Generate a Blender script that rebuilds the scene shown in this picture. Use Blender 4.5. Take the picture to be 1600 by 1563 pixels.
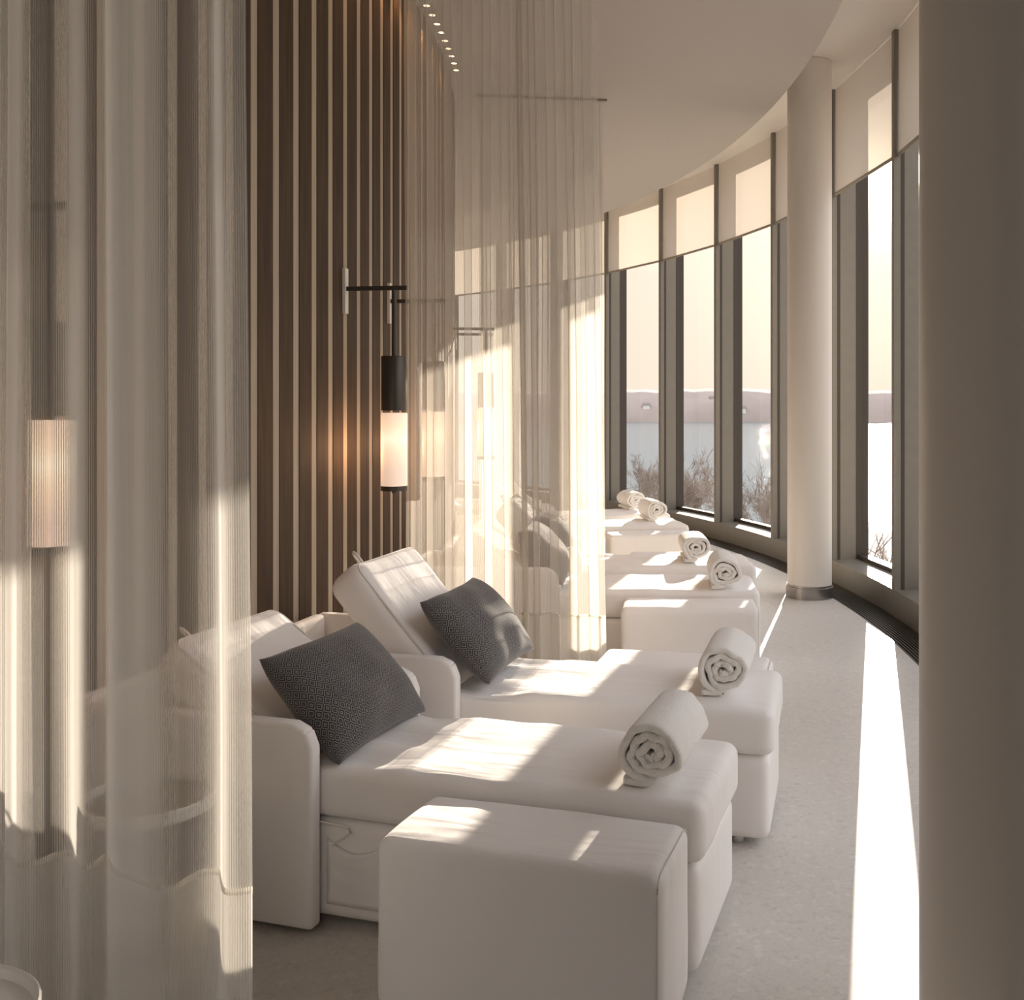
import bpy, math, random
from math import sin, cos, pi, radians, sqrt, atan2, hypot
from mathutils import Vector, Matrix, noise, Quaternion
random.seed(7)
S = bpy.context.scene
C = S.collection
for o in list(bpy.data.objects): bpy.data.objects.remove(o)

# ------------------------------------------------------------------ camera
FPX, CX, YH, EYE = 1582.6, 970.0, 629.4, 1.5
cam = bpy.data.cameras.new('camera'); cam.sensor_fit = 'HORIZONTAL'; cam.sensor_width = 36
cam.lens = FPX / 1600 * 36
cam.shift_x = -(CX - 800) / 1600; cam.shift_y = -(781.5 - YH) / 1600
cam.clip_start = .02; cam.clip_end = 5000
co = bpy.data.objects.new('camera', cam); C.objects.link(co)
co.location = (0, 0, EYE); co.rotation_euler = (pi / 2, 0, 0); S.camera = co

# ------------------------------------------------------------------ world, sun, exposure
SUN_DIR = Vector((395 / FPX, 1.0, 364 / FPX)).normalized()
S.view_settings.view_transform = 'Standard'; S.view_settings.look = 'None'
S.view_settings.gamma = 1; S.view_settings.exposure = 0.0
S.view_settings.use_curve_mapping = False
S.cycles.transparent_max_bounces = 24
S.cycles.max_bounces = 10; S.cycles.diffuse_bounces = 6; S.cycles.glossy_bounces = 3
S.cycles.transmission_bounces = 8
S.cycles.sample_clamp_indirect = 6
S.cycles.use_denoising = True
S.cycles.caustics_reflective = False

class N:
    """small helper for node trees"""
    def __init__(s, tree): s.t = tree; s.n = tree.nodes; s.l = tree.links
    def new(s, kind, **kw):
        nd = s.n.new(kind)
        for k, v in kw.items():
            if k in nd.inputs: s.set(nd.inputs[k], v)
            else: setattr(nd, k, v)
        return nd
    def set(s, inp, v):
        if isinstance(v, bpy.types.NodeSocket): s.l.new(v, inp)
        else: inp.default_value = v
    def math(s, op, a, b=None, c=None):
        nd = s.n.new('ShaderNodeMath'); nd.operation = op
        for i, v in enumerate((a, b, c)):
            if v is not None: s.set(nd.inputs[i], v)
        return nd.outputs[0]
    def mixc(s, f, a, b, blend='MIX'):
        nd = s.n.new('ShaderNodeMix'); nd.data_type = 'RGBA'; nd.blend_type = blend
        s.set(nd.inputs[0], f); s.set(nd.inputs[6], a); s.set(nd.inputs[7], b)
        return nd.outputs[2]
    def ramp(s, f, stops):
        nd = s.n.new('ShaderNodeValToRGB'); s.set(nd.inputs[0], f)
        el = nd.color_ramp.elements
        while len(el) > 1: el.remove(el[-1])
        el[0].position = stops[0][0]; el[0].color = stops[0][1]
        for p, c in stops[1:]: e = el.new(p); e.color = c
        return nd.outputs[0]

SKY_GAIN = 1.0
w = bpy.data.worlds.new('sky'); S.world = w; w.use_nodes = True
g = N(w.node_tree); bg = w.node_tree.nodes['Background']
geo = g.new('ShaderNodeTexCoord')
sep = g.new('ShaderNodeSeparateXYZ', Vector=geo.outputs['Generated'])
sky = g.ramp(sep.outputs['Z'], [(0, (.6, .58, .55, 1)), (.002, (1.02, .885, .74, 1)), (.24, (1.02, .89, .75, 1)), (.42, (2.15, 2.08, 2.15, 1)), (1, (1.8, 1.85, 2.1, 1))])
dt = g.new('ShaderNodeVectorMath', operation='DOT_PRODUCT'); g.l.new(geo.outputs['Generated'], dt.inputs[0]); dt.inputs[1].default_value = SUN_DIR
d0 = g.math('MAXIMUM', dt.outputs['Value'], 0)
glow = g.math('ADD', g.math('MULTIPLY', g.math('POWER', d0, 1500), 12.0), g.math('MULTIPLY', g.math('POWER', d0, 60), .6))
gc = g.mixc(1.0, (1.0, .84, .60, 1), glow, 'MULTIPLY')
g.l.new(g.mixc(1.0, sky, gc, 'ADD'), bg.inputs[0]); bg.inputs[1].default_value = SKY_GAIN
w.cycles.sampling_method = 'AUTOMATIC'

sl = bpy.data.lights.new('sun', 'SUN'); sl.energy = 15.0; sl.angle = radians(.4); sl.color = (1.0, .87, .72)
so = bpy.data.objects.new('sun', sl); C.objects.link(so)
so.rotation_euler = (-SUN_DIR).to_track_quat('-Z', 'Y').to_euler(); so.location = (5, 20, 8)

# ------------------------------------------------------------------ place geometry
CEN = Vector((-11.563, 6.295, 0))
R_IN, R_FLOOR, R_FIN, R_GLASS, R_CEIL = 10.394, 13.272, 13.51, 13.775, 12.84
H_CEIL, H_TOP, H_SILL, H_BLIND = 3.80, 4.127, .183, 3.245
FIN0, DFIN = .0632, .1019       # radians
A_MIN, A_MAX = radians(-75), radians(60)

def P(R, deg, z=0.0):
    a = radians(deg)
    return Vector((CEN.x + R * cos(a), CEN.y + R * sin(a), z))

# ------------------------------------------------------------------ materials
def mat(name):
    m = bpy.data.materials.new(name); m.use_nodes = True
    return m, N(m.node_tree), m.node_tree.nodes['Principled BSDF']

def simple(name, col, rough=.5, metal=0, spec=.5, bump=0, scale=50, detail=3, var=0, sheen=0):
    m, g, b = mat(name)
    b.inputs['Base Color'].default_value = (*col, 1); b.inputs['Roughness'].default_value = rough
    b.inputs['Metallic'].default_value = metal; b.inputs['Specular IOR Level'].default_value = spec
    if sheen: b.inputs['Sheen Weight'].default_value = sheen
    if bump or var:
        tc = g.new('ShaderNodeTexCoord')
        nz = g.new('ShaderNodeTexNoise', Vector=tc.outputs['Object'], Scale=scale, Detail=detail)
        if var:
            c = g.mixc(nz.outputs['Fac'], (*[x * (1 - var) for x in col], 1), (*[min(1, x * (1 + var)) for x in col], 1))
            g.l.new(c, b.inputs['Base Color'])
        if bump:
            bp = g.new('ShaderNodeBump', Height=nz.outputs['Fac'], Strength=bump, Distance=.01); g.l.new(bp.outputs[0], b.inputs['Normal'])
    return m

def fabric(name, col):
    m, g, b = mat(name)
    b.inputs['Roughness'].default_value = .85; b.inputs['Specular IOR Level'].default_value = .25
    b.inputs['Sheen Weight'].default_value = .15
    tc = g.new('ShaderNodeTexCoord')
    n1 = g.new('ShaderNodeTexNoise', Vector=tc.outputs['Object'], Scale=4.5, Detail=3, Roughness=.5)
    mp = g.new('ShaderNodeMapping', Vector=tc.outputs['Object']); mp.inputs['Scale'].default_value = (2.5, 11, 2.5)
    n3 = g.new('ShaderNodeTexNoise', Vector=mp.outputs[0], Scale=1.0, Detail=2, Distortion=.8)
    n2 = g.new('ShaderNodeTexNoise', Vector=tc.outputs['Object'], Scale=900, Detail=1)
    h = g.math('ADD', g.math('MULTIPLY', n1.outputs['Fac'], .010), g.math('MULTIPLY', n3.outputs['Fac'], .008))
    h = g.math('ADD', h, g.math('MULTIPLY', n2.outputs['Fac'], .0004))
    bp = g.new('ShaderNodeBump', Height=h, Strength=.8, Distance=1.0)
    g.l.new(bp.outputs[0], b.inputs['Normal'])
    c = g.mixc(n2.outputs['Fac'], (*[x * .96 for x in col], 1), (*[min(1, x * 1.04) for x in col], 1))
    g.l.new(c, b.inputs['Base Color'])
    return m

M = {}
M['upholstery'] = fabric('white_upholstery', (.86, .832, .815))
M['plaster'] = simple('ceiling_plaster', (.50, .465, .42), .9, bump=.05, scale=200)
M['white_paint'] = simple('white_paint', (.80, .77, .72), .55, bump=.02, scale=90)
M['column_paint'] = simple('column_paint', (.77, .73, .68), .42, bump=.02, scale=90)
M['bronze'] = simple('bronze_frame', (.225, .208, .18), .42, .35, .5, var=.08, scale=14)
M['bronze_dark'] = simple('bronze_dark', (.07, .06, .05), .45, .4)
M['steel'] = simple('brushed_steel', (.36, .34, .32), .33, .9, var=.1, scale=30)
M['dark_metal'] = simple('dark_bronze_metal', (.085, .075, .065), .38, .7)
M['chrome'] = simple('chrome_foot', (.6, .6, .6), .2, 1)
M['back_wall'] = simple('end_wall', (.7, .66, .6), .8)
M['cord'] = simple('cord_white', (.75, .72, .68), .6)
M['piping'] = simple('piping', (.70, .67, .635), .8)

# floor: fine terrazzo
m, g, b = mat('terrazzo'); M['terrazzo'] = m
tc = g.new('ShaderNodeTexCoord')
v = g.new('ShaderNodeTexVoronoi', Vector=tc.outputs['Object'], Scale=55)
v2 = g.new('ShaderNodeTexVoronoi', Vector=tc.outputs['Object'], Scale=140)
nz = g.new('ShaderNodeTexNoise', Vector=tc.outputs['Object'], Scale=1.3, Detail=5)
sx = g.new('ShaderNodeSeparateXYZ', Vector=v.outputs['Color'])
chip = g.ramp(sx.outputs['X'], [(0, (.48, .455, .42, 1)), (.12, (.60, .57, .53, 1)), (.85, (.62, .59, .55, 1)), (1, (.74, .71, .66, 1))])
sx2 = g.new('ShaderNodeSeparateXYZ', Vector=v2.outputs['Color'])
chip2 = g.ramp(sx2.outputs['X'], [(0, (.52, .49, .46, 1)), (.3, (.61, .58, .54, 1)), (1, (.65, .62, .58, 1))])
c = g.mixc(.5, chip, chip2)
c = g.mixc(g.math('MULTIPLY', nz.outputs['Fac'], .25), c, (.52, .49, .45, 1))
g.l.new(c, b.inputs['Base Color'])
b.inputs['Roughness'].default_value = .42; b.inputs['Specular IOR Level'].default_value = .35

# wood slat wall
def wood(name, c1, c2):
    m, g, b = mat(name)
    tc = g.new('ShaderNodeTexCoord'); mp = g.new('ShaderNodeMapping', Vector=tc.outputs['Object']); mp.inputs['Scale'].default_value = (40, 40, 2.2)
    n = g.new('ShaderNodeTexNoise', Vector=mp.outputs[0], Scale=1.0, Detail=6, Distortion=.6)
    g.l.new(g.ramp(n.outputs['Fac'], [(.3, (*c1, 1)), (.7, (*c2, 1))]), b.inputs['Base Color'])
    b.inputs['Roughness'].default_value = .65; b.inputs['Specular IOR Level'].default_value = .2
    bp = g.new('ShaderNodeBump', Height=n.outputs['Fac'], Strength=.15, Distance=.004); g.l.new(bp.outputs[0], b.inputs['Normal'])
    return m
M['dark_wood'] = wood('dark_wood', (.060, .038, .024), (.098, .064, .042))
M['light_wood'] = wood('light_strip', (.42, .345, .265), (.50, .42, .33))

# window glass: clear with a fresnel reflection
m, g, b = mat('window_glass'); M['glass'] = m; g.n.remove(b)
fr = g.new('ShaderNodeFresnel', IOR=1.45)
tr = g.new('ShaderNodeBsdfTransparent'); tr.inputs[0].default_value = (.97, .97, .955, 1)
gl = g.new('ShaderNodeBsdfGlossy', Roughness=0.0)
mx = g.new('ShaderNodeMixShader'); g.l.new(g.math('MULTIPLY', fr.outputs[0], .7), mx.inputs[0]); g.l.new(tr.outputs[0], mx.inputs[1]); g.l.new(gl.outputs[0], mx.inputs[2])
g.l.new(mx.outputs[0], g.n['Material Output'].inputs[0])

def sheer(name, col, alpha, trans=.6):
    m, g, b = mat(name); g.n.remove(b)
    tp = g.new('ShaderNodeBsdfTransparent')
    df = g.new('ShaderNodeBsdfDiffuse'); df.inputs[0].default_value = (*col, 1)
    tl = g.new('ShaderNodeBsdfTranslucent'); tl.inputs[0].default_value = (*col, 1)
    a = g.new('ShaderNodeMixShader'); a.inputs[0].default_value = trans; g.l.new(df.outputs[0], a.inputs[1]); g.l.new(tl.outputs[0], a.inputs[2])
    x = g.new('ShaderNodeMixShader'); x.inputs[0].default_value = alpha; g.l.new(tp.outputs[0], x.inputs[1]); g.l.new(a.outputs[0], x.inputs[2])
    g.l.new(x.outputs[0], g.n['Material Output'].inputs[0])
    return m
M['thread'] = sheer('curtain_thread', (.85, .825, .785), .86, .5)
M['gauze'] = sheer('curtain_gauze', (.85, .825, .785), .30, .5)
M['fine_thread'] = sheer('curtain_fine_thread', (.74, .70, .64), .74, .5)
M['fine_gauze'] = sheer('curtain_fine_gauze', (.74, .70, .64), .42, .5)
M['hem'] = sheer('curtain_hem', (.90, .88, .84), .60, .5)
M['seam'] = sheer('curtain_seam', (.92, .90, .86), .85, .5)
M['blind'] = sheer('blind_fabric', (.76, .70, .63), .96, .30)
M['blind_rail'] = simple('blind_rail', (.30, .27, .22), .5)

# woven cushion
m, g, b = mat('diamond_weave'); M['pillow'] = m
tc = g.new('ShaderNodeTexCoord'); uv = g.new('ShaderNodeSeparateXYZ', Vector=tc.outputs['UV'])
fx = g.math('PINGPONG', g.math('MULTIPLY', uv.outputs['X'], 19), .5); fy = g.math('PINGPONG', g.math('MULTIPLY', uv.outputs['Y'], 13.5), .5)
dd = g.math('ADD', fx, fy)
st = g.math('GREATER_THAN', g.math('PINGPONG', g.math('MULTIPLY', dd, 3.5), .5), .27)
nz = g.new('ShaderNodeTexNoise', Vector=tc.outputs['UV'], Scale=260, Detail=2)
c = g.mixc(st, (.020, .020, .023, 1), (.24, .233, .233, 1))
c = g.mixc(g.math('MULTIPLY', nz.outputs['Fac'], .35), c, (.10, .10, .105, 1))
g.l.new(c, b.inputs['Base Color']); b.inputs['Roughness'].default_value = .9; b.inputs['Specular IOR Level'].default_value = .2
b.inputs['Sheen Weight'].default_value = .25
bp = g.new('ShaderNodeBump', Height=st, Strength=.25, Distance=.002); g.l.new(bp.outputs[0], b.inputs['Normal'])

# terry
m, g, b = mat('terry_towel'); M['towel'] = m
tc = g.new('ShaderNodeTexCoord')
n = g.new('ShaderNodeTexNoise', Vector=tc.outputs['Object'], Scale=260, Detail=3)
g.l.new(g.mixc(n.outputs['Fac'], (.80, .78, .75, 1), (.93, .91, .88, 1)), b.inputs['Base Color'])
b.inputs['Roughness'].default_value = 1; b.inputs['Specular IOR Level'].default_value = .1; b.inputs['Sheen Weight'].default_value = .3
bp = g.new('ShaderNodeBump', Height=n.outputs['Fac'], Strength=.9, Distance=.004); g.l.new(bp.outputs[0], b.inputs['Normal'])

# lamp shade
m, g, b = mat('lamp_shade'); M['shade'] = m
tc = g.new('ShaderNodeTexCoord'); sp = g.new('ShaderNodeSeparateXYZ', Vector=tc.outputs['Object'])
b.inputs['Base Color'].default_value = (.85, .78, .70, 1); b.inputs['Roughness'].default_value = .6
hz = g.math('ABSOLUTE', g.math('SUBTRACT', sp.outputs['Z'], 0.05))
em = g.ramp(g.math('MULTIPLY', hz, 5.2), [(0, (1.25, 1.0, .70, 1)), (.3, (1.05, .72, .46, 1)), (.8, (.72, .48, .36, 1))])
g.l.new(em, b.inputs['Emission Color']); b.inputs['Emission Strength'].default_value = .78
m, g, b = mat('downlight_glow'); M['downlight'] = m
b.inputs['Emission Color'].default_value = (1, .70, .42, 1); b.inputs['Emission Strength'].default_value = 4
# mirror-like table top
M['mirror'] = simple('bronze_mirror', (.50, .44, .38), .04, 1)

# ------------------------------------------------------------------ mesh helpers
def obj(name, verts, faces, m, parent=None, smooth=True, loc=None, mats=None, fm=None, rotz=None, uvs=None):
    me = bpy.data.meshes.new(name); me.from_pydata([tuple(v) for v in verts], [], faces); me.update()
    for x in (mats or [m]): me.materials.append(x)
    if fm: me.polygons.foreach_set('material_index', fm)
    if smooth: me.polygons.foreach_set('use_smooth', [True] * len(me.polygons))
    if uvs:
        lay = me.uv_layers.new(name='UVMap')
        for p in me.polygons:
            for li in p.loop_indices: lay.data[li].uv = uvs[me.loops[li].vertex_index]
    o = bpy.data.objects.new(name, me); C.objects.link(o)
    if parent: o.parent = parent
    if loc is not None: o.location = loc
    if rotz is not None: o.rotation_euler[2] = rotz
    return o

def tag(o, label, cat=None, group=None, kind=None):
    if label: o['label'] = label
    if cat: o['category'] = cat
    if group: o['group'] = group
    if kind: o['kind'] = kind
    return o
def struct(o): o['kind'] = 'structure'; return o
def empty(name, loc, rz=0):
    o = bpy.data.objects.new(name, None); C.objects.link(o); o.location = loc; o.rotation_euler = (0, 0, rz); o.empty_display_size = .1
    return o

class MB:
    def __init__(s): s.v = []; s.f = []; s.fm = []
    def add(s, vs, fs, mi=0, T=None):
        n = len(s.v); s.v += [tuple(T @ Vector(v)) if T else tuple(v) for v in vs]
        s.f += [tuple(i + n for i in f) for f in fs]; s.fm += [mi] * len(fs)
    def box(s, x0, x1, y0, y1, z0, z1, mi=0, T=None):
        vs = [(x, y, z) for x in (x0, x1) for y in (y0, y1) for z in (z0, z1)]
        s.add(vs, [(0, 1, 3, 2), (4, 6, 7, 5), (0, 4, 5, 1), (2, 3, 7, 6), (0, 2, 6, 4), (1, 5, 7, 3)], mi, T)
    def cyl(s, x, y, z0, z1, r, n=32, mi=0, T=None, r1=None):
        r1 = r if r1 is None else r1
        vs = [(x + r * cos(2 * pi * i / n), y + r * sin(2 * pi * i / n), z0) for i in range(n)] + [(x + r1 * cos(2 * pi * i / n), y + r1 * sin(2 * pi * i / n), z1) for i in range(n)]
        fs = [(i, (i + 1) % n, n + (i + 1) % n, n + i) for i in range(n)] + [tuple(range(n))[::-1], tuple(range(n, 2 * n))]
        s.add(vs, fs, mi, T)
    def lathe(s, prof, n=40, mi=0, T=None):
        vs = [(r * cos(2 * pi * i / n), r * sin(2 * pi * i / n), z) for r, z in prof for i in range(n)]
        fs = [(k * n + i, k * n + (i + 1) % n, (k + 1) * n + (i + 1) % n, (k + 1) * n + i) for k in range(len(prof) - 1) for i in range(n)]
        s.add(vs, fs, mi, T)
    def tube(s, pts, r, n=8, mi=0, closed=False, T=None):
        pts = [Vector(p) for p in pts]; m = len(pts); vs = []; fs = []
        for i, p in enumerate(pts):
            a = pts[(i - 1) % m] if closed or i > 0 else p; b = pts[(i + 1) % m] if closed or i < m - 1 else p
            t = (b - a).normalized(); u = t.cross(Vector((0, 0, 1)))
            if u.length < .1: u = t.cross(Vector((0, 1, 0)))
            u.normalize(); w_ = t.cross(u)
            vs += [p + r * (cos(2 * pi * k / n) * u + sin(2 * pi * k / n) * w_) for k in range(n)]
        for i in range(m if closed else m - 1):
            j = (i + 1) % m
            fs += [(i * n + k, i * n + (k + 1) % n, j * n + (k + 1) % n, j * n + k) for k in range(n)]
        if not closed: fs += [tuple(range(n))[::-1], tuple(range((m - 1) * n, m * n))]
        s.add(vs, fs, mi, T)
    def build(s, name, m, parent=None, smooth=False, **kw):
        mats = m if isinstance(m, list) else [m]
        o = obj(name, s.v, s.f, None, parent, smooth, mats=mats, fm=s.fm, **kw)
        if smooth: o.data.set_sharp_from_angle(angle=radians(35))
        return o

def arc_box(mb, r0, r1, a0, a1, z0, z1, n=None, mi=0):
    """solid ring segment about the room's centre; angles in radians"""
    n = n or max(2, int(abs(a1 - a0) / .02)); vs = []; fs = []
    for i in range(n + 1):
        a = a0 + (a1 - a0) * i / n
        for r, z in ((r0, z0), (r1, z0), (r1, z1), (r0, z1)): vs.append((CEN.x + r * cos(a), CEN.y + r * sin(a), z))
    for i in range(n):
        k = i * 4
        fs += [(k, k + 4, k + 5, k + 1), (k + 1, k + 5, k + 6, k + 2), (k + 2, k + 6, k + 7, k + 3), (k + 3, k + 7, k + 4, k)]
    fs += [(0, 1, 2, 3), (n * 4 + 3, n * 4 + 2, n * 4 + 1, n * 4)]
    mb.add(vs, fs, mi)

def rbox(x0, x1, y0, y1, z0, z1, r, step=.025, disp=None):
    """rounded box as one dense mesh; returns verts, faces"""
    L = (x1 - x0, y1 - y0, z1 - z0); c = Vector(((x0 + x1) / 2, (y0 + y1) / 2, (z0 + z1) / 2))
    r = min(r, min(L) / 2 * .98)
    def grid(l):
        inner = max(1, int((l - 2 * r) / step)); k = 4
        g_ = [-l / 2 + r * (1 - cos(pi / 2 * i / k)) * 1.0 for i in range(k)]
        g_ += [-l / 2 + r + (l - 2 * r) * i / inner for i in range(inner + 1)]
        g_ += [-x for x in g_[:k][::-1]]
        return g_
    G = [grid(l) for l in L]; idx = {}; vs = []; fs = []
    def vid(p):
        key = tuple(round(x, 5) for x in p)
        if key not in idx:
            q = Vector(p); core = Vector([max(-L[i] / 2 + r, min(L[i] / 2 - r, q[i])) for i in range(3)])
            d = q - core
            if d.length > 1e-9: q = core + d.normalized() * r
            nrm = d.normalized() if d.length > 1e-9 else Vector((0, 0, 1))
            q = q + c
            if disp: q = disp(q, nrm)
            idx[key] = len(vs); vs.append(q)
        return idx[key]
    for ax in range(3):
        a, b_ = [(1, 2), (2, 0), (0, 1)][ax]
        for sgn in (-1, 1):
            for i in range(len(G[a]) - 1):
                for j in range(len(G[b_]) - 1):
                    q = []
                    for (u, v_) in ((i, j), (i + 1, j), (i + 1, j + 1), (i, j + 1)):
                        p = [0, 0, 0]; p[ax] = sgn * L[ax] / 2; p[a] = G[a][u]; p[b_] = G[b_][v_]
                        q.append(vid(p))
                    fs.append(tuple(q) if sgn > 0 else tuple(q[::-1]))
    return vs, fs

# ------------------------------------------------------------------ structure
mb = MB(); arc_box(mb, R_IN - .3, R_FLOOR, A_MIN, A_MAX, -.2, 0, 130); struct(mb.build('floor', M['terrazzo']))
mb = MB()
arc_box(mb, R_FLOOR, R_GLASS + .15, A_MIN, A_MAX, -.2, -.012, 130)
for k in range(11): arc_box(mb, R_FLOOR + .004 + k * .0215, R_FLOOR + .014 + k * .0215, A_MIN, A_MAX, -.012, 0, 130)
struct(mb.build('trim_1', M['bronze_dark']))                     # floor convector grille under the windows
mb = MB(); arc_box(mb, R_FIN, R_GLASS + .15, A_MIN, A_MAX, -.012, H_SILL, 130); struct(mb.build('trim_2', M['bronze']))
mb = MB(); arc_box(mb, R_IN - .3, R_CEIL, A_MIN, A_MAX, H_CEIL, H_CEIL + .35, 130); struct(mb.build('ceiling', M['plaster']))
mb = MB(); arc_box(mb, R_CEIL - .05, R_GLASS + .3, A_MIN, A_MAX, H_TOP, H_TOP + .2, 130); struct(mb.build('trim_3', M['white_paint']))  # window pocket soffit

# slatted wall
B0, DB = -.2262, .01512
mb = MB()
k0 = int((A_MIN - B0) / DB); k1 = int((A_MAX - B0) / DB)
wl = .050 / R_IN
arc_box(mb, R_IN - .3, R_IN - .003, A_MIN, A_MAX, 0, H_CEIL, 130, 1)
for k in range(k0, k1):
    a = B0 + k * DB
    arc_box(mb, R_IN - .005, R_IN, a + wl / 2, a + DB - wl / 2, 0, H_CEIL, 1, 0)
struct(mb.build('wall_left', [M['dark_wood'], M['light_wood']]))
for nm, aa in (('wall_near', A_MIN), ('wall_far', A_MAX)):
    mb = MB(); arc_box(mb, R_IN - .3, R_GLASS + .2, aa - .01, aa + .01, 0, H_TOP, 2); struct(mb.build(nm, M['back_wall']))

# windows: deep fins, glazing frame, glass, roller blinds
kf0 = int((A_MIN - FIN0) / DFIN) + 1; kf1 = int((A_MAX - FIN0) / DFIN)
wn = 0
def radial_T(a): return Matrix.Translation(CEN) @ Matrix.Rotation(a, 4, 'Z')
BL = {5: 'farthest', -1: 'nearest'}
for k in range(kf0, kf1):
    a = FIN0 + k * DFIN; an = a + DFIN; wn += 1
    mb = MB(); T = radial_T(a)
    mb.box(R_FIN, R_GLASS - .03, -.026, .026, H_SILL, H_TOP, 0, T)
    mb.box(R_FIN + .05, R_FIN + .075, -.029, .029, H_SILL, H_TOP, 1, T)      # joint line in the fin
    mb.box(R_GLASS - .05, R_GLASS + .06, -.028, .028, H_SILL, H_TOP, 1, T)   # glazing frame
    t = .026 / R_GLASS
    arc_box(mb, R_GLASS - .03, R_GLASS + .04, a + t, an - t, H_SILL, H_SILL + .035, 2, 1)
    arc_box(mb, R_GLASS - .03, R_GLASS + .04, a + t, an - t, H_TOP - .09, H_TOP, 2, 1)
    if radians(-34) < a < radians(-22):                                       # unseen solid panels added behind the viewpoint to darken the near column
        arc_box(mb, R_FIN + .02, R_GLASS + .05, a, an, H_SILL, H_TOP, 2, 0)
    wo = struct(mb.build('window_%d' % wn, [M['bronze'], M['bronze_dark']]))
    mb = MB(); arc_box(mb, R_GLASS, R_GLASS + .004, a + t, an - t, H_SILL + .035, H_TOP - .09, 2)
    # single skin of glass
    vs = []; 
    for aa in (a + t, an - t):
        for z in (H_SILL + .035, H_TOP - .09): vs.append((CEN.x + R_GLASS * cos(aa), CEN.y + R_GLASS * sin(aa), z))
    obj('glass_pane', vs, [(1, 3, 2, 0)], M['glass'], wo, False)
BLINDS = {
 -1: 'sheer roller blind in the window bay nearest the camera, beside the wide pillar',
 0: 'sheer roller blind in front of the sun, just before the slim round pillar',
 1: 'sheer roller blind whose fabric is partly hidden behind the slim round pillar',
 2: 'sheer roller blind first beyond the slim round pillar, widest unhidden one',
 3: 'sheer roller blind second beyond the slim round pillar, above the lake view',
 4: 'sheer roller blind third beyond the slim pillar, next to the curtain edge',
 5: 'sheer roller blind seen through the outer edge of the lit curtain',
 6: 'sheer roller blind second inwards behind the lit curtain',
 7: 'sheer roller blind far behind the middle of the lit curtain',
 8: 'sheer roller blind farthest behind the lit curtain'}
for k in range(-1, 9):
    a = FIN0 + k * DFIN; an = a + DFIN; t = .034 / R_FIN
    root = empty('roller_blind', P(R_FIN + .03, math.degrees((a + an) / 2), H_BLIND), 0)
    tag(root, BLINDS[k], 'blind', 'roller blinds along the window wall')
    L0 = root.location
    mb = MB()
    a_, b_ = P(R_FIN + .03, math.degrees(a + t)) , P(R_FIN + .03, math.degrees(an - t))
    vs = []; n = 12
    for i in range(n + 1):
        p = a_.lerp(b_, i / n)
        for z in (H_BLIND, H_TOP - .005): vs.append((p.x - L0.x, p.y - L0.y, z - L0.z))
    obj('blind_fabric', vs, [(2 * i, 2 * i + 2, 2 * i + 3, 2 * i + 1) for i in range(n)], M['blind'], root, False)
    mb.tube([a_ - L0 + Vector((0, 0, H_BLIND)), b_ - L0 + Vector((0, 0, H_BLIND))], .013, 8); mb.build('bottom_rail', M['blind_rail'], root)

# round columns
def column(R, deg, label, px=None):
    p = px if px is not None else P(R, deg)
    t = empty('round_column', p); tag(t, label, 'column')
    r = .17
    mb = MB(); mb.lathe([(r, .09), (r, H_TOP - .002)], 64); mb.build('shaft', M['column_paint'], t, True)
    mb = MB(); mb.lathe([(r, .10), (r + .004, .10), (r + .004, .086), (r + .011, .084), (r + .011, 0.0), (r, 0)], 64); mb.build('base_ring', M['steel'], t, True)
column(0, 0, 'slim white round pillar with brushed metal base ring standing by the windows', Vector((1.462, 7.85, 0)))
column(0, 0, 'white round pillar close to the camera, cut off by the picture edge', Vector((.81, 2.15, 0)))

# ------------------------------------------------------------------ loungers
def wr(amp, f, seed, zlim=None):
    off = Vector((seed * 3.1, seed * 1.7, seed * .9))
    def d(q, n):
        a = noise.noise(Vector((q.x * f, q.y * f * 2.6, q.z * f)) + off) + .5 * noise.noise(Vector((q.x * f * 3, q.y * f * 3, q.z * f * 3)) + off)
        return q + n * a * amp
    return d

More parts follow.
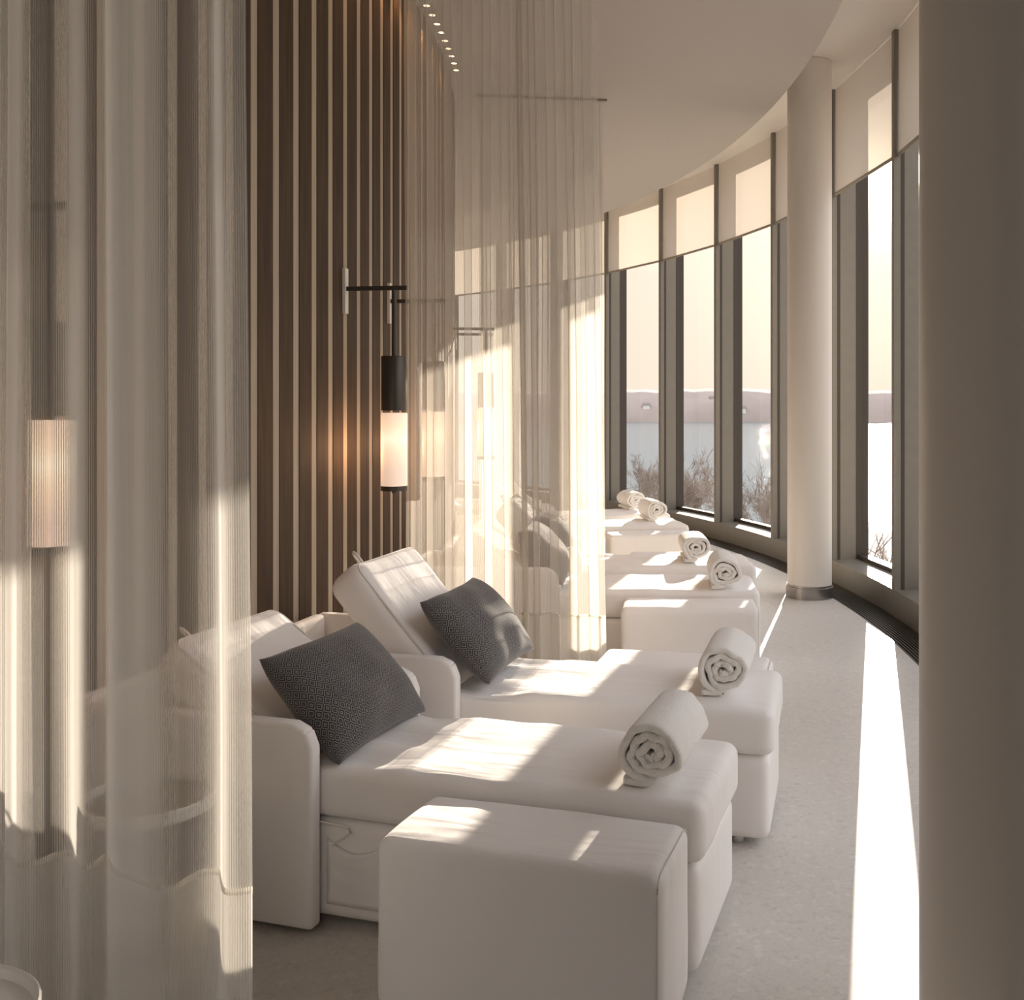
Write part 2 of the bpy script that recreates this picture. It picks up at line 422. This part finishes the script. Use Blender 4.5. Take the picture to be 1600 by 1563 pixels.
def lounger(deg, tilt, label, seed, dR=0):
    t = empty('lounger', P(11.4 + dR, deg), radians(deg)); tag(t, label, 'lounger', 'white loungers along the slatted wall')
    hx = -.15
    v, f = rbox(-.90, .972, -.262, .262, .028, .312, .035, .04); obj('base', v, f, M['upholstery'], t)
    sd = wr(.004, 3.0, seed)
    def seat_d(q, n):
        q = sd(q, n)
        # shallow creases where the back cushion meets the seat
        if n.z > .5:
            k = max(0, 1 - abs(q.x + .02) / .16)
            q.z -= .010 * k * (1 + sin(q.y * 30 + seed))
            q.z += .006 * noise.noise(Vector((q.x * 9, q.y * 5, seed)))
        return q
    v, f = rbox(-.20, .988, -.272, .272, .314, .472, .038, .02, seat_d); obj('seat_cushion', v, f, M['upholstery'], t)
    bd = wr(.005, 3.5, seed + 5)
    v, f = rbox(-.62, 0.0, -.268, .268, -.165, 0, .055, .02, bd)
    bk = obj('backrest', v, f, M['upholstery'], t, loc=(hx + .02, 0, .455)); bk.rotation_euler = (0, radians(tilt), 0)
    mb = MB()
    rr = .03
    yy = .268 - .0158; q = [(-.03, -yy, -.0145)]
    for i in range(7):
        a = pi / 2 * i / 6; q.append((-.565 - .039 * sin(a), -.213 - .0392 * cos(a), -.0145))
    q += [(x, -y, z) for x, y, z in q[::-1]]
    mb.tube(q, .0038, 6)
    mb.build('piping', M['piping'], bk, True)
    mb = MB()
    lp = [(-.604 - .034 * (1 - cos(t_)), -.13 + .013 * sin(t_), -.05 - .012 * sin(t_)) for t_ in [2 * pi * q_ / 20 for q_ in range(21)]]
    mb.tube(lp, .0055, 8); mb.build('strap_loop', M['piping'], bk, True)
    for s in (-1, 1):
        y0, y1 = (s * .276, s * .326) if s > 0 else (s * .326, s * .276)
        vs, fs = rbox(-.985, -.115, y0, y1, .022, .598, .013, .05)
        # round the front top corner in side view
        rc = .075; xc_, zc_ = -.115 - rc, .598 - rc
        for q in vs:
            if q.x > xc_ and q.z > zc_:
                dx, dz = q.x - xc_, q.z - zc_; m_ = max(dx, dz); h_ = hypot(dx, dz)
                if h_ > 1e-6: q.x = xc_ + dx * m_ / h_; q.z = zc_ + dz * m_ / h_
        obj('armrest', vs, fs, M['upholstery'], t)
    v, f = rbox(-.998, -.94, -.275, .275, .022, .600, .022, .05); obj('back_panel', v, f, M['upholstery'], t)
    for x in (-.8, .86):
        for y in (-.2, .2):
            mb = MB(); mb.cyl(x, y, 0, .030, .022, 20); mb.build('foot', M['chrome'], t, True)
    # side pocket with the handset cord
    vs = []; fs = []; n = 12
    for i in range(n + 1):
        for j in range(n + 1):
            u = i / n; w_ = j / n
            sag = .035 * sin(pi * u) * w_ ** 3
            x = -.105 + .185 * u; z = .075 + (.262 - .075) * w_ - sag
            y = -.2635 - .020 * sin(pi * u) * (w_ ** .7) - .003 - .0015 * sin(w_ * 17 + u * 3)
            vs.append((x, y, z))
    fs = [(i * (n + 1) + j, (i + 1) * (n + 1) + j, (i + 1) * (n + 1) + j + 1, i * (n + 1) + j + 1) for i in range(n) for j in range(n)]
    m_ = len(vs); vs += [(x, -.262, z) for (x, y, z) in vs]; fs += [tuple(i + m_ for i in q[::-1]) for q in fs]
    bd_ = [i for i in range(n + 1)] + [i * (n + 1) + n for i in range(1, n + 1)] + [n * (n + 1) + j for j in range(n - 1, -1, -1)] + [i * (n + 1) for i in range(n - 1, 0, -1)]
    fs += [(bd_[i], bd_[(i + 1) % len(bd_)], bd_[(i + 1) % len(bd_)] + m_, bd_[i] + m_) for i in range(len(bd_))]
    pk = obj('side_pocket', vs, fs, M['upholstery'], t)
    mb = MB(); mb.tube([(-.14, -.272, .31), (-.06, -.274, .306), (-.03, -.272, .30), (-.026, -.270, .288), (-.045, -.270, .272), (-.07, -.271, .258), (-.082, -.272, .245), (-.08, -.270, .225)], .0035, 6)
    mb.build('cord', M['cord'], t, True)
    return t

def pillow(deg, R, z, tilt, label, seed, w_=.53, h_=.385, th=.094):
    n = 34; vs = []; uvs = []; fs = []
    def prof(l):
        t = [0.0]; pz = 1.0
        for i in range(1, 101):
            a = i / 100; z_ = max(0, 1 - a ** 2.3) ** .46
            t.append(t[-1] + hypot(l / 2 / 100, th * (z_ - pz))); pz = z_
        return lambda q: .5 + (.5 if q > 0 else -.5) * (t[int(abs(q) * 100)] + (t[min(100, int(abs(q) * 100) + 1)] - t[int(abs(q) * 100)]) * (abs(q) * 100 % 1)) / t[-1]
    pu, pv = prof(w_), prof(h_)
    def surf(u, v, s):
        e = (max(0, 1 - abs(u) ** 2.3) * max(0, 1 - abs(v) ** 2.3)) ** .46
        x = v * h_ / 2 * (1 - .07 * (1 - abs(v) ** 2) * abs(u) ** 8 * 0 - .055 * (1 - v * v) * 0 + 0)
        # edges bow in a little between the pointed corners
        x = h_ / 2 * v * (1 - .07 * (1 - u * u) * abs(v) ** 3); y = w_ / 2 * u * (1 - .06 * (1 - v * v) * abs(u) ** 3)
        zz = s * th * e
        nn = noise.noise(Vector((u * 2 + seed, v * 2, s * 2)))
        zz += .012 * nn * e + .006 * sin(9 * u + 3 * v + seed) * e * (abs(v) ** 2)
        return (x, y, zz)
    for s in (1, -1):
        for i in range(n + 1):
            for j in range(n + 1):
                u = -cos(pi * i / n); v = -cos(pi * j / n)
                u = .5 * u + .5 * (-1 + 2 * i / n); v = .5 * v + .5 * (-1 + 2 * j / n)
                vs.append(surf(u, v, s)); uvs.append((pu(max(-1, min(1, u))), pv(max(-1, min(1, v)))))
    K = (n + 1) ** 2
    for s in (0, 1):
        for i in range(n):
            for j in range(n):
                q = (i * (n + 1) + j, (i + 1) * (n + 1) + j, (i + 1) * (n + 1) + j + 1, i * (n + 1) + j + 1)
                if s == 0: q = q[::-1]
                fs.append(tuple(x + s * K for x in q))
    o = obj('throw_pillow', vs, fs, M['pillow'], uvs=uvs)
    bm_merge(o)
    o.location = P(R, deg, z); o.rotation_euler = (0, radians(tilt), radians(deg))
    tag(o, label, 'pillow', 'dark woven pillows on the loungers')
    return o
import bmesh
def bm_merge(o, d=1e-4):
    bm = bmesh.new(); bm.from_mesh(o.data); bmesh.ops.remove_doubles(bm, verts=bm.verts, dist=d)
    bmesh.ops.recalc_face_normals(bm, faces=bm.faces); bm.to_mesh(o.data); bm.free()

def towel(R, deg, label, seed, rad=.098, ln=.33, sq=.88, turn=0):
    rnd = random.Random(seed); ph = rnd.random() * 6
    th = .0225; turns = 3.2; n = 150
    path = []
    for i in range(n + 1):
        u = i / n; a = -pi / 2 - turns * 2 * pi * (1 - u)
        r = .008 + (rad - .012 - .008) * u
        wob = 1 + .12 * noise.noise(Vector((cos(a) * 1.3 + seed, sin(a) * 1.3, u * 3))) + .05 * sin(3 * a + ph) + (1 - u) * .28 * noise.noise(Vector((cos(a) * 2.2, sin(a) * 2.2 + seed, u * 9)))
        x = r * cos(a) * wob * 1.06; z = r * sin(a) * wob * sq
        path.append(Vector((x, 0, z)))
    zb = min(p.z for p in path)
    # flat tail folded underneath
    last = path[-1]
    for i in range(1, 9):
        path.append(Vector((last.x - .010 * i, 0, last.z + (zb - .004 - last.z) * min(1, i / 3))))
    n = len(path) - 1
    m_ = 20; sec = []
    ring = []
    for i in range(n + 1):
        t = (path[min(i + 1, n)] - path[max(i - 1, 0)]).normalized(); nr = Vector((t.z, 0, -t.x))
        ring.append((path[i], nr))
    # closed outline of the ribbon, offset thickness, with soft lips at both ends of the roll
    vs = []; fs = []; prof = []
    ys = [-.5 + j / m_ for j in range(m_ + 1)]
    for i, (p, nr) in enumerate(ring):
        loop = []
        edge = .010 * noise.noise(Vector((i * .09, seed, 0))) + .006 * noise.noise(Vector((i * .35, seed, 4)))
        K = 6
        for s in (1, -1):
            seq = ys if s > 0 else ys[::-1]
            for y in seq: loop.append((s * th / 2, y * (ln + 2 * edge)))
            for k in range(1, K):
                a_ = pi * k / K
                loop.append((s * th / 2 * cos(a_), s * (.5 * (ln + 2 * edge) + th * .45 * sin(a_))))
        prof.append(len(loop))
        for (o_, y) in loop:
            q = p + nr * o_; q = Vector((q.x, y, q.z))
            q += Vector((1, 0, 1)) * .0022 * noise.noise(q * 40 + Vector((seed, 0, 0)))
            vs.append(q)
    K = prof[0]
    for i in range(n):
        for j in range(K):
            fs.append((i * K + j, i * K + (j + 1) % K, (i + 1) * K + (j + 1) % K, (i + 1) * K + j))
    fs += [tuple(range(K)), tuple(range(n * K, (n + 1) * K))[::-1]]
    zmin = min(q.z for q in vs)
    # settle under its own weight: flatten the underside
    for q in vs:
        h_ = q.z - zmin
        if h_ < .03: q.z = zmin + h_ * .65 + .03 * .35 * (1 - (1 - h_ / .03))
    zmin = min(q.z for q in vs)
    for q in vs: q.z -= zmin
    o = obj('rolled_towel', vs, fs, M['towel']); bm_merge(o, 1e-6)
    o.location = P(R, deg, .474); o.rotation_euler = (0, 0, radians(deg + turn))
    tag(o, label, 'towel', 'rolled white towels on the lounger feet')
    return o

def ottoman(deg, s, label, seed):
    """padded bench beside a lounger; s = -1 near side, +1 far side"""
    t = empty('bench_ottoman', P(11.4 + (-.045 if s < 0 else 0), deg), radians(deg)); tag(t, label, 'ottoman', 'white upholstered benches beside the loungers')
    y0, y1 = (-.605, -.285) if s < 0 else (.285, .605)
    v, f = rbox(.24, .96, y0, y1, .02, .44, .036, .03, wr(.003, 3, seed)); obj('body', v, f, M['upholstery'], t)
    mb = MB(); r = .030; q = []
    for (cy, cz, a0) in ((y1 - r - .012, .44 - r - .012, 0), (y0 + r + .012, .44 - r - .012, 90), (y0 + r + .012, .02 + r + .012, 180), (y1 - r - .012, .02 + r + .012, 270)):
        for i in range(5):
            a = radians(a0 + 22.5 * i); q.append((.952, cy + (r + .004) * cos(a), cz + (r + .004) * sin(a)))
    mb.tube(q, .0016, 6, closed=True); mb.build('piping', M['piping'], t, True)
    for x in (.25, .88):
        for y in (y0 + .06, y1 - .06):
            mb = MB(); mb.cyl(x, y, 0, .024, .018, 16); mb.build('foot', M['dark_metal'], t, True)
    return t

def side_table(R, deg, label, z=.42, r=.172, top='mirror'):
    t = empty('side_table', P(R, deg), radians(deg)); tag(t, label, 'side table', 'round side tables beside the loungers')
    mb = MB(); mb.lathe([(r - .012, z - .012), (r - .010, z + .012), (r - .004, z + .016), (r, z + .012), (r, z - .018), (r - .006, z - .022), (r - .012, z - .018), (r - .012, z - .010)], 64); mb.build('rim', M['white_paint'], t, True)
    mb = MB(); mb.cyl(0, 0, z - .014, z - .006, r - .010, 64); mb.build('tabletop', M[top], t, True)
    mb = MB(); mb.cyl(0, 0, .012, z - .014, .018, 24); mb.build('stem', M['dark_metal'], t, True)
    mb = MB(); mb.lathe([(0.0, .014), (.11, .012), (.12, .006), (.12, 0), (0, 0)], 48); mb.build('base', M['dark_metal'], t, True)

def sconce(deg, label):
    t = empty('wall_sconce', P(R_IN, deg, 2.03), radians(deg)); tag(t, label, 'wall lamp', 'cylindrical wall lamps on the slatted wall')
    mb = MB(); mb.box(0, .014, -.018, .018, -.115, .095); mb.build('wall_plate', M['white_paint'], t)  # metal plate coloured white to stand for the light falling on it
    mb = MB(); mb.box(.012, .306, -.007, .007, -.010, .010); mb.build('arm', M['dark_metal'], t)
    mb = MB(); mb.cyl(.245, 0, -.315, -.008, .0115, 20); mb.build('stem', M['dark_metal'], t, True)
    mb = MB(); mb.lathe([(0, -.315), (.057, -.315), (.059, -.318), (.059, -.566), (.0, -.566)], 48, T=Matrix.Translation((.245, 0, 0))); mb.build('metal_cylinder', M['dark_metal'], t, True)
    mb = MB(); mb.lathe([(0, .168), (.0585, .168), (.060, .160), (.060, -.168), (0, -.168)], 48); mb.build('lamp_shade', M['shade'], t, True, loc=(.245, 0, -.745))
    mb = MB(); mb.lathe([(0, -.913), (.060, -.913), (.061, -.917), (.061, -.935), (.012, -.938), (.010, -.948), (0, -.950)], 48, T=Matrix.Translation((.245, 0, 0))); mb.build('bottom_cap', M['dark_metal'], t, True)
    l = bpy.data.lights.new('lamp_glow', 'POINT'); l.energy = 1.6; l.color = (1, .55, .28); l.shadow_soft_size = .06
    lo = bpy.data.objects.new('lamp_glow', l); C.objects.link(lo); lo.parent = t; lo.location = (.145, .0, -.745)

BAY = 14.0
c1, c2 = -16.3, -12.35
info = [
 (0, 0, 34, 'white padded lounger nearest the camera, back partly behind the foreground curtain'),
 (0, 1, 49, 'white padded lounger second from the camera, with a loop strap on its raised back'),
 (1, 0, 36, 'white padded lounger just beyond the sunlit curtain, third from the camera'),
 (1, 1, 46, 'white padded lounger fourth from the camera, next beyond the third'),
 (2, 0, 38, 'white padded lounger fifth from the camera, at the far group by the windows'),
 (2, 1, 44, 'white padded lounger farthest from the camera, under the farthest towel')]
for (b_, s, tilt, lab) in info:
    lounger((c1, c2)[s] + BAY * b_, tilt, lab, 1.0 + b_ * 2 + s, (-.042, .032)[s])
pil = [
 (0, 0, 11.160, .612, 47, 'dark grey diamond weave pillow leaning on the nearest lounger'),
 (0, 1, 11.285, .640, 47, 'dark grey diamond weave pillow on the second lounger with the loop strap'),
 (1, 0, 11.140, .640, 50, 'dark pillow seen through the sunlit curtain on the third lounger'),
 (1, 1, 11.15, .640, 47, 'dark pillow on the fourth lounger, hazy behind the sunlit curtain')]
for (b_, s, R, z, tl, lab) in pil: pillow((c1, c2)[s] + BAY * b_, R, z, tl, lab, 3.0 + b_ * 2 + s)
tw = [
 (12.19, -17.2, 'large rolled white towel on the nearest lounger, spiral end facing the camera'),
 (12.24, -13.08, 'rolled white towel on the foot of the second lounger'),
 (12.16, -3.50, 'rolled white towel on the third lounger, in front of another rolled towel'),
 (12.05, .90, 'rolled white towel on the fourth lounger, just behind the third towel'),
 (12.14, 11.86, 'small rolled white towel on the fifth lounger at the far group'),
 (12.20, 16.20, 'farthest rolled white towel, close to the window mullions')]
for i, (R, dg, lab) in enumerate(tw):
    towel(R, dg + math.degrees(.17 / R), lab, 11 + i * 7)
ot = [
 (0, -1, 'largest white upholstered bench, in the foreground before the nearest lounger'),
 (0, 1, 'white upholstered bench behind the second lounger, at the foot of the sunlit curtain'),
 (1, -1, 'white upholstered bench in front of the third lounger, beyond the curtain hem'),
 (1, 1, 'white upholstered bench behind the fourth lounger and its towel'),
 (2, -1, 'white upholstered bench in front of the fifth lounger'),
 (2, 1, 'white upholstered bench behind the farthest lounger')]
for (b_, s, lab) in ot: ottoman((c1 if s < 0 else c2) + BAY * b_, s, lab, 20 + b_ * 2 + s)
side_table(10.87, -18.97, 'round side table with white rim, seen through the foreground curtain')
side_table(11.36, -23.95, 'round side table with white rim cut by the lower corner before the curtain', .45, .19, 'white_paint')  # white top colour stands in for a bright reflection in a mirror top
side_table(10.87, -9.69, 'round side table with white rim beside the second lounger under the curtain')
side_table(10.87, -4.97, 'round side table with white rim behind the sunlit curtain beside the third lounger')

SC = [(-19.54, 'lit cylindrical wall lamp seen through the foreground curtain'),
      (-8.73, 'lit cylindrical wall lamp in clear view on the slatted wall'),
      (-5.50, 'lit cylindrical wall lamp just inside the edge of the sunlit curtain'),
      (5.3, 'cylindrical wall lamp faintly seen at the middle of the sunlit curtain'),
      (8.5, 'cylindrical wall lamp farthest along the slatted wall behind the curtain')]
for d, lab in SC: sconce(d, lab)

# recessed downlights along the top of the slatted wall
k = 0
for i in range(-11, 8):
    d = -1.6 + .78 * i
    t = empty('downlight', P(R_IN + .055, d, H_CEIL), radians(d)); tag(t, 'tiny warm recessed downlight in the row along the top of the slatted wall', 'downlight', 'downlights above the slatted wall')
    mb = MB(); mb.lathe([(.020, 0), (.020, -.003), (.026, -.003), (.027, 0)], 20); mb.build('trim_ring', M['bronze_dark'], t, True)
    mb = MB(); mb.cyl(0, 0, -.002, -.0005, .020, 20); mb.build('lens', M['downlight'], t)
    if i % 2 == 0:
        l = bpy.data.lights.new('spot', 'SPOT'); l.energy = 6; l.color = (1, .50, .20); l.spot_size = radians(75); l.spot_blend = .8; l.shadow_soft_size = .02
        lo = bpy.data.objects.new('spot', l); C.objects.link(lo); lo.parent = t; lo.location = (0, 0, -.01)

# ------------------------------------------------------------------ curtains
def curtain(deg, pts, label, seed, topshrink, hemz=.475, bottom=.012, rib=.0050, depth=.0009, zt=H_CEIL - .025, mt='thread', mg='gauze'):
    """pts: list of (radial coordinate, tangential offset) for the plan of the folds"""
    t = empty('sheer_curtain', P(11.1, deg), radians(deg)); tag(t, label, 'curtain', 'sheer curtains between the lounger bays')
    # smooth the plan (Chaikin) then resample by arc length
    p = [Vector((a - 11.1, b)) for a, b in pts]
    for _ in range(2):
        q = [p[0]]
        for a, b in zip(p[:-1], p[1:]): q += [a.lerp(b, .22), a.lerp(b, .78)]
        q.append(p[-1]); p = q
    L = [0]
    for a, b in zip(p[:-1], p[1:]): L.append(L[-1] + (b - a).length)
    n = int(L[-1] / (rib / 2)); res = []; j = 0
    for i in range(n + 1):
        s = L[-1] * i / n
        while j < len(L) - 2 and L[j + 1] < s: j += 1
        u = (s - L[j]) / max(1e-9, L[j + 1] - L[j]); res.append(p[j].lerp(p[j + 1], u))
    x0 = res[0].x
    zs_up = [hemz, .8, 1.2, 1.7, 2.2, 2.7, 3.2, zt]
    zs_dn = [bottom, .16, .32, hemz]
    def sheet(zs, off, name, mats, parent, amp=depth):
        vs = []; fs = []; fm = []
        for i in range(n + 1):
            a = res[max(0, i - 2)]; b = res[min(n, i + 2)]; tg = (b - a).normalized(); nr = Vector((-tg.y, tg.x))
            for z in zs:
                hfr = z / zt
                q = res[i] + nr * (off + (amp if i % 2 else -amp))
                x = x0 + (q.x - x0) * (1 - topshrink * hfr) ; y = q.y * (1 - .25 * hfr) + .008 * noise.noise(Vector((q.x * 7, z * .7, seed))) * (1 - hfr * .5)
                x += .010 * noise.noise(Vector((q.x * 5, z * .6, seed + 9)))
                vs.append((x, y, z))
        m_ = len(zs)
        for i in range(n):
            for k in range(m_ - 1):
                fs.append((i * m_ + k, (i + 1) * m_ + k, (i + 1) * m_ + k + 1, i * m_ + k + 1)); fm.append(i % 2)
        return obj(name, vs, fs, None, parent, False, mats=mats, fm=fm)
    sheet(zs_up, 0, 'sheer_panel', [M[mt], M[mg]], t)
    sheet(zs_dn, 0, 'lower_hem', [M[mt], M['hem']], t)
    sheet(zs_dn, .006, 'lower_hem', [M['hem'], M['hem']], t)
    sheet([hemz - .008, hemz + .006], .0, 'hem_seam', [M['seam'], M['seam']], t, .003)
    mb = MB(); xe = x0 + (res[-1].x - x0) * (1 - topshrink)
    mb.box(x0 - .02, xe + .03, -.012, .012, zt + .008, H_CEIL - .001); mb.build('curtain_track', M['blind_rail'], t)

# plan of the near curtain, traced as positions along its radius
img = [(0,1336),(21,1341.6),(25,1355),(47.6,1352),(69,1345.6),(82,1337.7),(106,1333.7),(116,1338),(124,1348),(132,1356),(148,1352),(169,1335),(173,1348),(177,1364),(206,1374.7),(225,1384),(251,1392),(270,1389),(291,1375),(312,1364),(342,1361.5),(345,1376),(347,1390.5),(351.6,1396),(370,1396),(391,1392)]
ra = radians(-21.1); er = Vector((cos(ra), sin(ra))); et = Vector((-sin(ra), cos(ra)))
near_pts = []
for x, y in img:
    D = 1.028 * FPX / (y - YH); q = Vector(((x - CX) / FPX * D - CEN.x, D - CEN.y)); near_pts.append((q.dot(er), q.dot(et)))
pre = []; R0 = near_pts[0][0]
for i in range(15):
    pre.append((10.58 + (R0 - .02 - 10.58) * i / 14, .045 * sin(i * 1.9)))
curtain(-21.1, pre + near_pts, 'ribbed sheer white curtain filling the side of the picture nearest the camera', 2, .012)
def wavy(R0, R1, amp, k, seed):
    rnd = random.Random(seed); pts = []; n = k * 8; ph = 0
    wts = [rnd.uniform(.6, 1.5) for _ in range(k)]; am = [rnd.uniform(.6, 1.25) for _ in range(k + 1)]; tot = sum(wts); x = 0
    for i in range(k):
        for j in range(8):
            u = j / 8; a = am[i] * (1 - u) + am[i + 1] * u
            pts.append((R0 + (R1 - R0) * (x + wts[i] * u) / tot + .015 * sin(4 * pi * u), amp * a * sin(2 * pi * u)))
        x += wts[i]
    pts.append((R1, 0))
    return pts
curtain(-7.1, wavy(10.58, 11.585, .030, 11, 5), 'sunlit sheer white curtain hanging between the second and third loungers', 4, .055, mt='fine_thread', mg='fine_gauze')
curtain(6.9, wavy(10.58, 11.53, .030, 10, 8), 'sheer white curtain farther back, visible through the sunlit curtain', 6, .02, mt='fine_thread', mg='fine_gauze')

# ------------------------------------------------------------------ outside
WZ = -12.0
m, g, b = mat('lake_water')
tc = g.new('ShaderNodeTexCoord'); mp = g.new('ShaderNodeMapping', Vector=tc.outputs['Object']); mp.inputs['Scale'].default_value = (.35, .9, 1)
n1 = g.new('ShaderNodeTexNoise', Vector=mp.outputs[0], Scale=.55, Detail=6, Roughness=.7)
bp = g.new('ShaderNodeBump', Height=n1.outputs['Fac'], Strength=1.0, Distance=.42); g.l.new(bp.outputs[0], b.inputs['Normal'])
b.inputs['Base Color'].default_value = (.085, .15, .18, 1); b.inputs['Roughness'].default_value = .05; b.inputs['Specular IOR Level'].default_value = .25
vs = [(-1500, 45, WZ), (2500, 45, WZ), (2500, 1500, WZ), (-1500, 1500, WZ)]
struct(obj('lake', vs, [(0, 1, 2, 3)], m, None, False))
gm = simple('shore_ground', (.42, .38, .34), .95, var=.2, scale=.5)
vs = []; fs = []
nx, ny = 60, 14
for i in range(nx + 1):
    for j in range(ny + 1):
        x = -60 + 180 * i / nx; y = -40 + 155 * j / ny
        z = WZ + .6 + .8 * noise.noise(Vector((x * .08, y * .08, 0))) - max(0, (y - 98) * .12)
        vs.append((x, y, z))
fs = [(i * (ny + 1) + j, (i + 1) * (ny + 1) + j, (i + 1) * (ny + 1) + j + 1, i * (ny + 1) + j + 1) for i in range(nx) for j in range(ny)]
struct(obj('shore', vs, fs, gm))
# far hills
hm = simple('far_hills', (.36, .30, .27), .95, var=.25, scale=.04)
vs = []; fs = []; n = 260
rows = [(700, 0), (704, .3), (714, .6), (727, .85), (740, 1.0), (800, .3)]
for i in range(n + 1):
    x = -700 + 1700 * i / n
    top = 23.0 + 1.6 * noise.noise(Vector((x * .008, 0, 0))) + 1.2 * noise.noise(Vector((x * .05, 3, 0))) + .8 * noise.noise(Vector((x * .2, 3, 0)))
    for (y, f_) in rows: vs.append((x, y + 8 * noise.noise(Vector((x * .01, 9, 0))), WZ - .2 + top * f_ + (.8 * noise.noise(Vector((x * .1, y, 0))) if f_ else 0)))
m_ = len(rows)
fs = [(i * m_ + k, (i + 1) * m_ + k, (i + 1) * m_ + k + 1, i * m_ + k + 1) for i in range(n) for k in range(m_ - 1)]
struct(obj('far_hills', vs, fs, hm))
# small pale houses on the far hills
hw = simple('house_wall', (.8, .76, .7), .8); hr = simple('house_roof', (.22, .18, .16), .8)
rnd = random.Random(3)
hp = [(-118, .50), (-40, .62), (18, .55), (66, .66), (84, .5), (150, .6), (205, .55), (232, .68), (268, .45), (-150, .7)]
for i, (x, f_) in enumerate(hp):
    y = 701 + (f_ - .45) * 90; z = WZ + 22 * (.25 + .9 * (f_ - .45) * 2.2)
    t = empty('house', (x, y, z)); tag(t, 'tiny pale house with a dark roof on the hill across the lake', 'house', 'houses on the hill across the lake')
    w_ = rnd.uniform(3, 7)
    mb = MB(); mb.box(-w_ / 2, w_ / 2, -3, 3, -3, 2.0); mb.build('wall', hw, t)
    mb = MB(); mb.add([(-w_ / 2 - .4, -3.4, 2), (w_ / 2 + .4, -3.4, 2), (w_ / 2 + .4, 3.4, 2), (-w_ / 2 - .4, 3.4, 2), (-w_ / 2 - .4, 0, 3.6), (w_ / 2 + .4, 0, 3.6)], [(0, 1, 5, 4), (2, 3, 4, 5), (0, 4, 3), (1, 2, 5), (0, 3, 2, 1)]); mb.build('roof', hr, t)

# bare trees on the near shore
bark = simple('bark', (.24, .20, .17), .9)
def bare_tree(x, y, h, seed, label, spread=.5, depth=6):
    rnd = random.Random(seed); mb = MB()
    def grow(p, d, ln, r, lv):
        n = 4; pts = [p]; dd = d.copy()
        for i in range(n):
            dd = (dd + Vector((rnd.uniform(-1, 1), rnd.uniform(-1, 1), rnd.uniform(-.5, .8))) * .16).normalized(); pts.append(pts[-1] + dd * ln / n)
        for i in range(n):
            a, b_ = pts[i], pts[i + 1]; ra_, rb_ = r * (1 - .4 * i / n), r * (1 - .4 * (i + 1) / n)
            t = (b_ - a).normalized(); u = t.orthogonal().normalized(); w_ = t.cross(u); k = 4 if lv > 1 else 6
            vs = [a + ra_ * (cos(2 * pi * q / k) * u + sin(2 * pi * q / k) * w_) for q in range(k)] + [b_ + rb_ * (cos(2 * pi * q / k) * u + sin(2 * pi * q / k) * w_) for q in range(k)]
            mb.add(vs, [(q, (q + 1) % k, k + (q + 1) % k, k + q) for q in range(k)])
        if lv >= depth: return
        for c_ in range(rnd.choice((3, 4))):
            i = rnd.randint(1, n); q = pts[i]
            az = rnd.uniform(0, 2 * pi); t = dd; u = t.orthogonal().normalized(); w_ = t.cross(u)
            nd = (t + (cos(az) * u + sin(az) * w_) * rnd.uniform(.45, .95) + Vector((0, 0, .15))).normalized()
            grow(q, nd, ln * rnd.uniform(.6, .82), max(.016, r * .60), lv + 1)
    grow(Vector((0, 0, 0)), Vector((0, 0, 1)), h * .30, h * .014, 0)
    o = mb.build('bare_tree', bark, None, False); o.location = (x, y, WZ + .2); tag(o, label, 'tree', 'bare trees on the near shore')
def at(px, D): return (px - CX) / FPX * D
TREES = [
 (1070, 82, 11.5, 1, 'bare tree showing in the window next to the third mullion beyond the pillar'),
 (1092, 90, 10.0, 7, 'low bare tree beside the sill in the middle clear window'),
 (1172, 70, 11.5, 2, 'bare tree showing in the window just beyond the slim pillar'),
 (1196, 84, 10.5, 8, 'bare tree half hidden by the mullion beside the slim pillar'),
 (1006, 106, 9.5, 3, 'faint bare tree low in the window beside the curtain edge'),
 (1366, 34, 13.5, 15, 'bare tree against the bright water in the sunlit window'),
 (1394, 48, 12.5, 6, 'bare tree low at the far edge of the sunlit window')]
for px, D, h, sd, lab in TREES: bare_tree(at(px, D), D, h, sd, lab, depth=6 if D > 60 else 5)
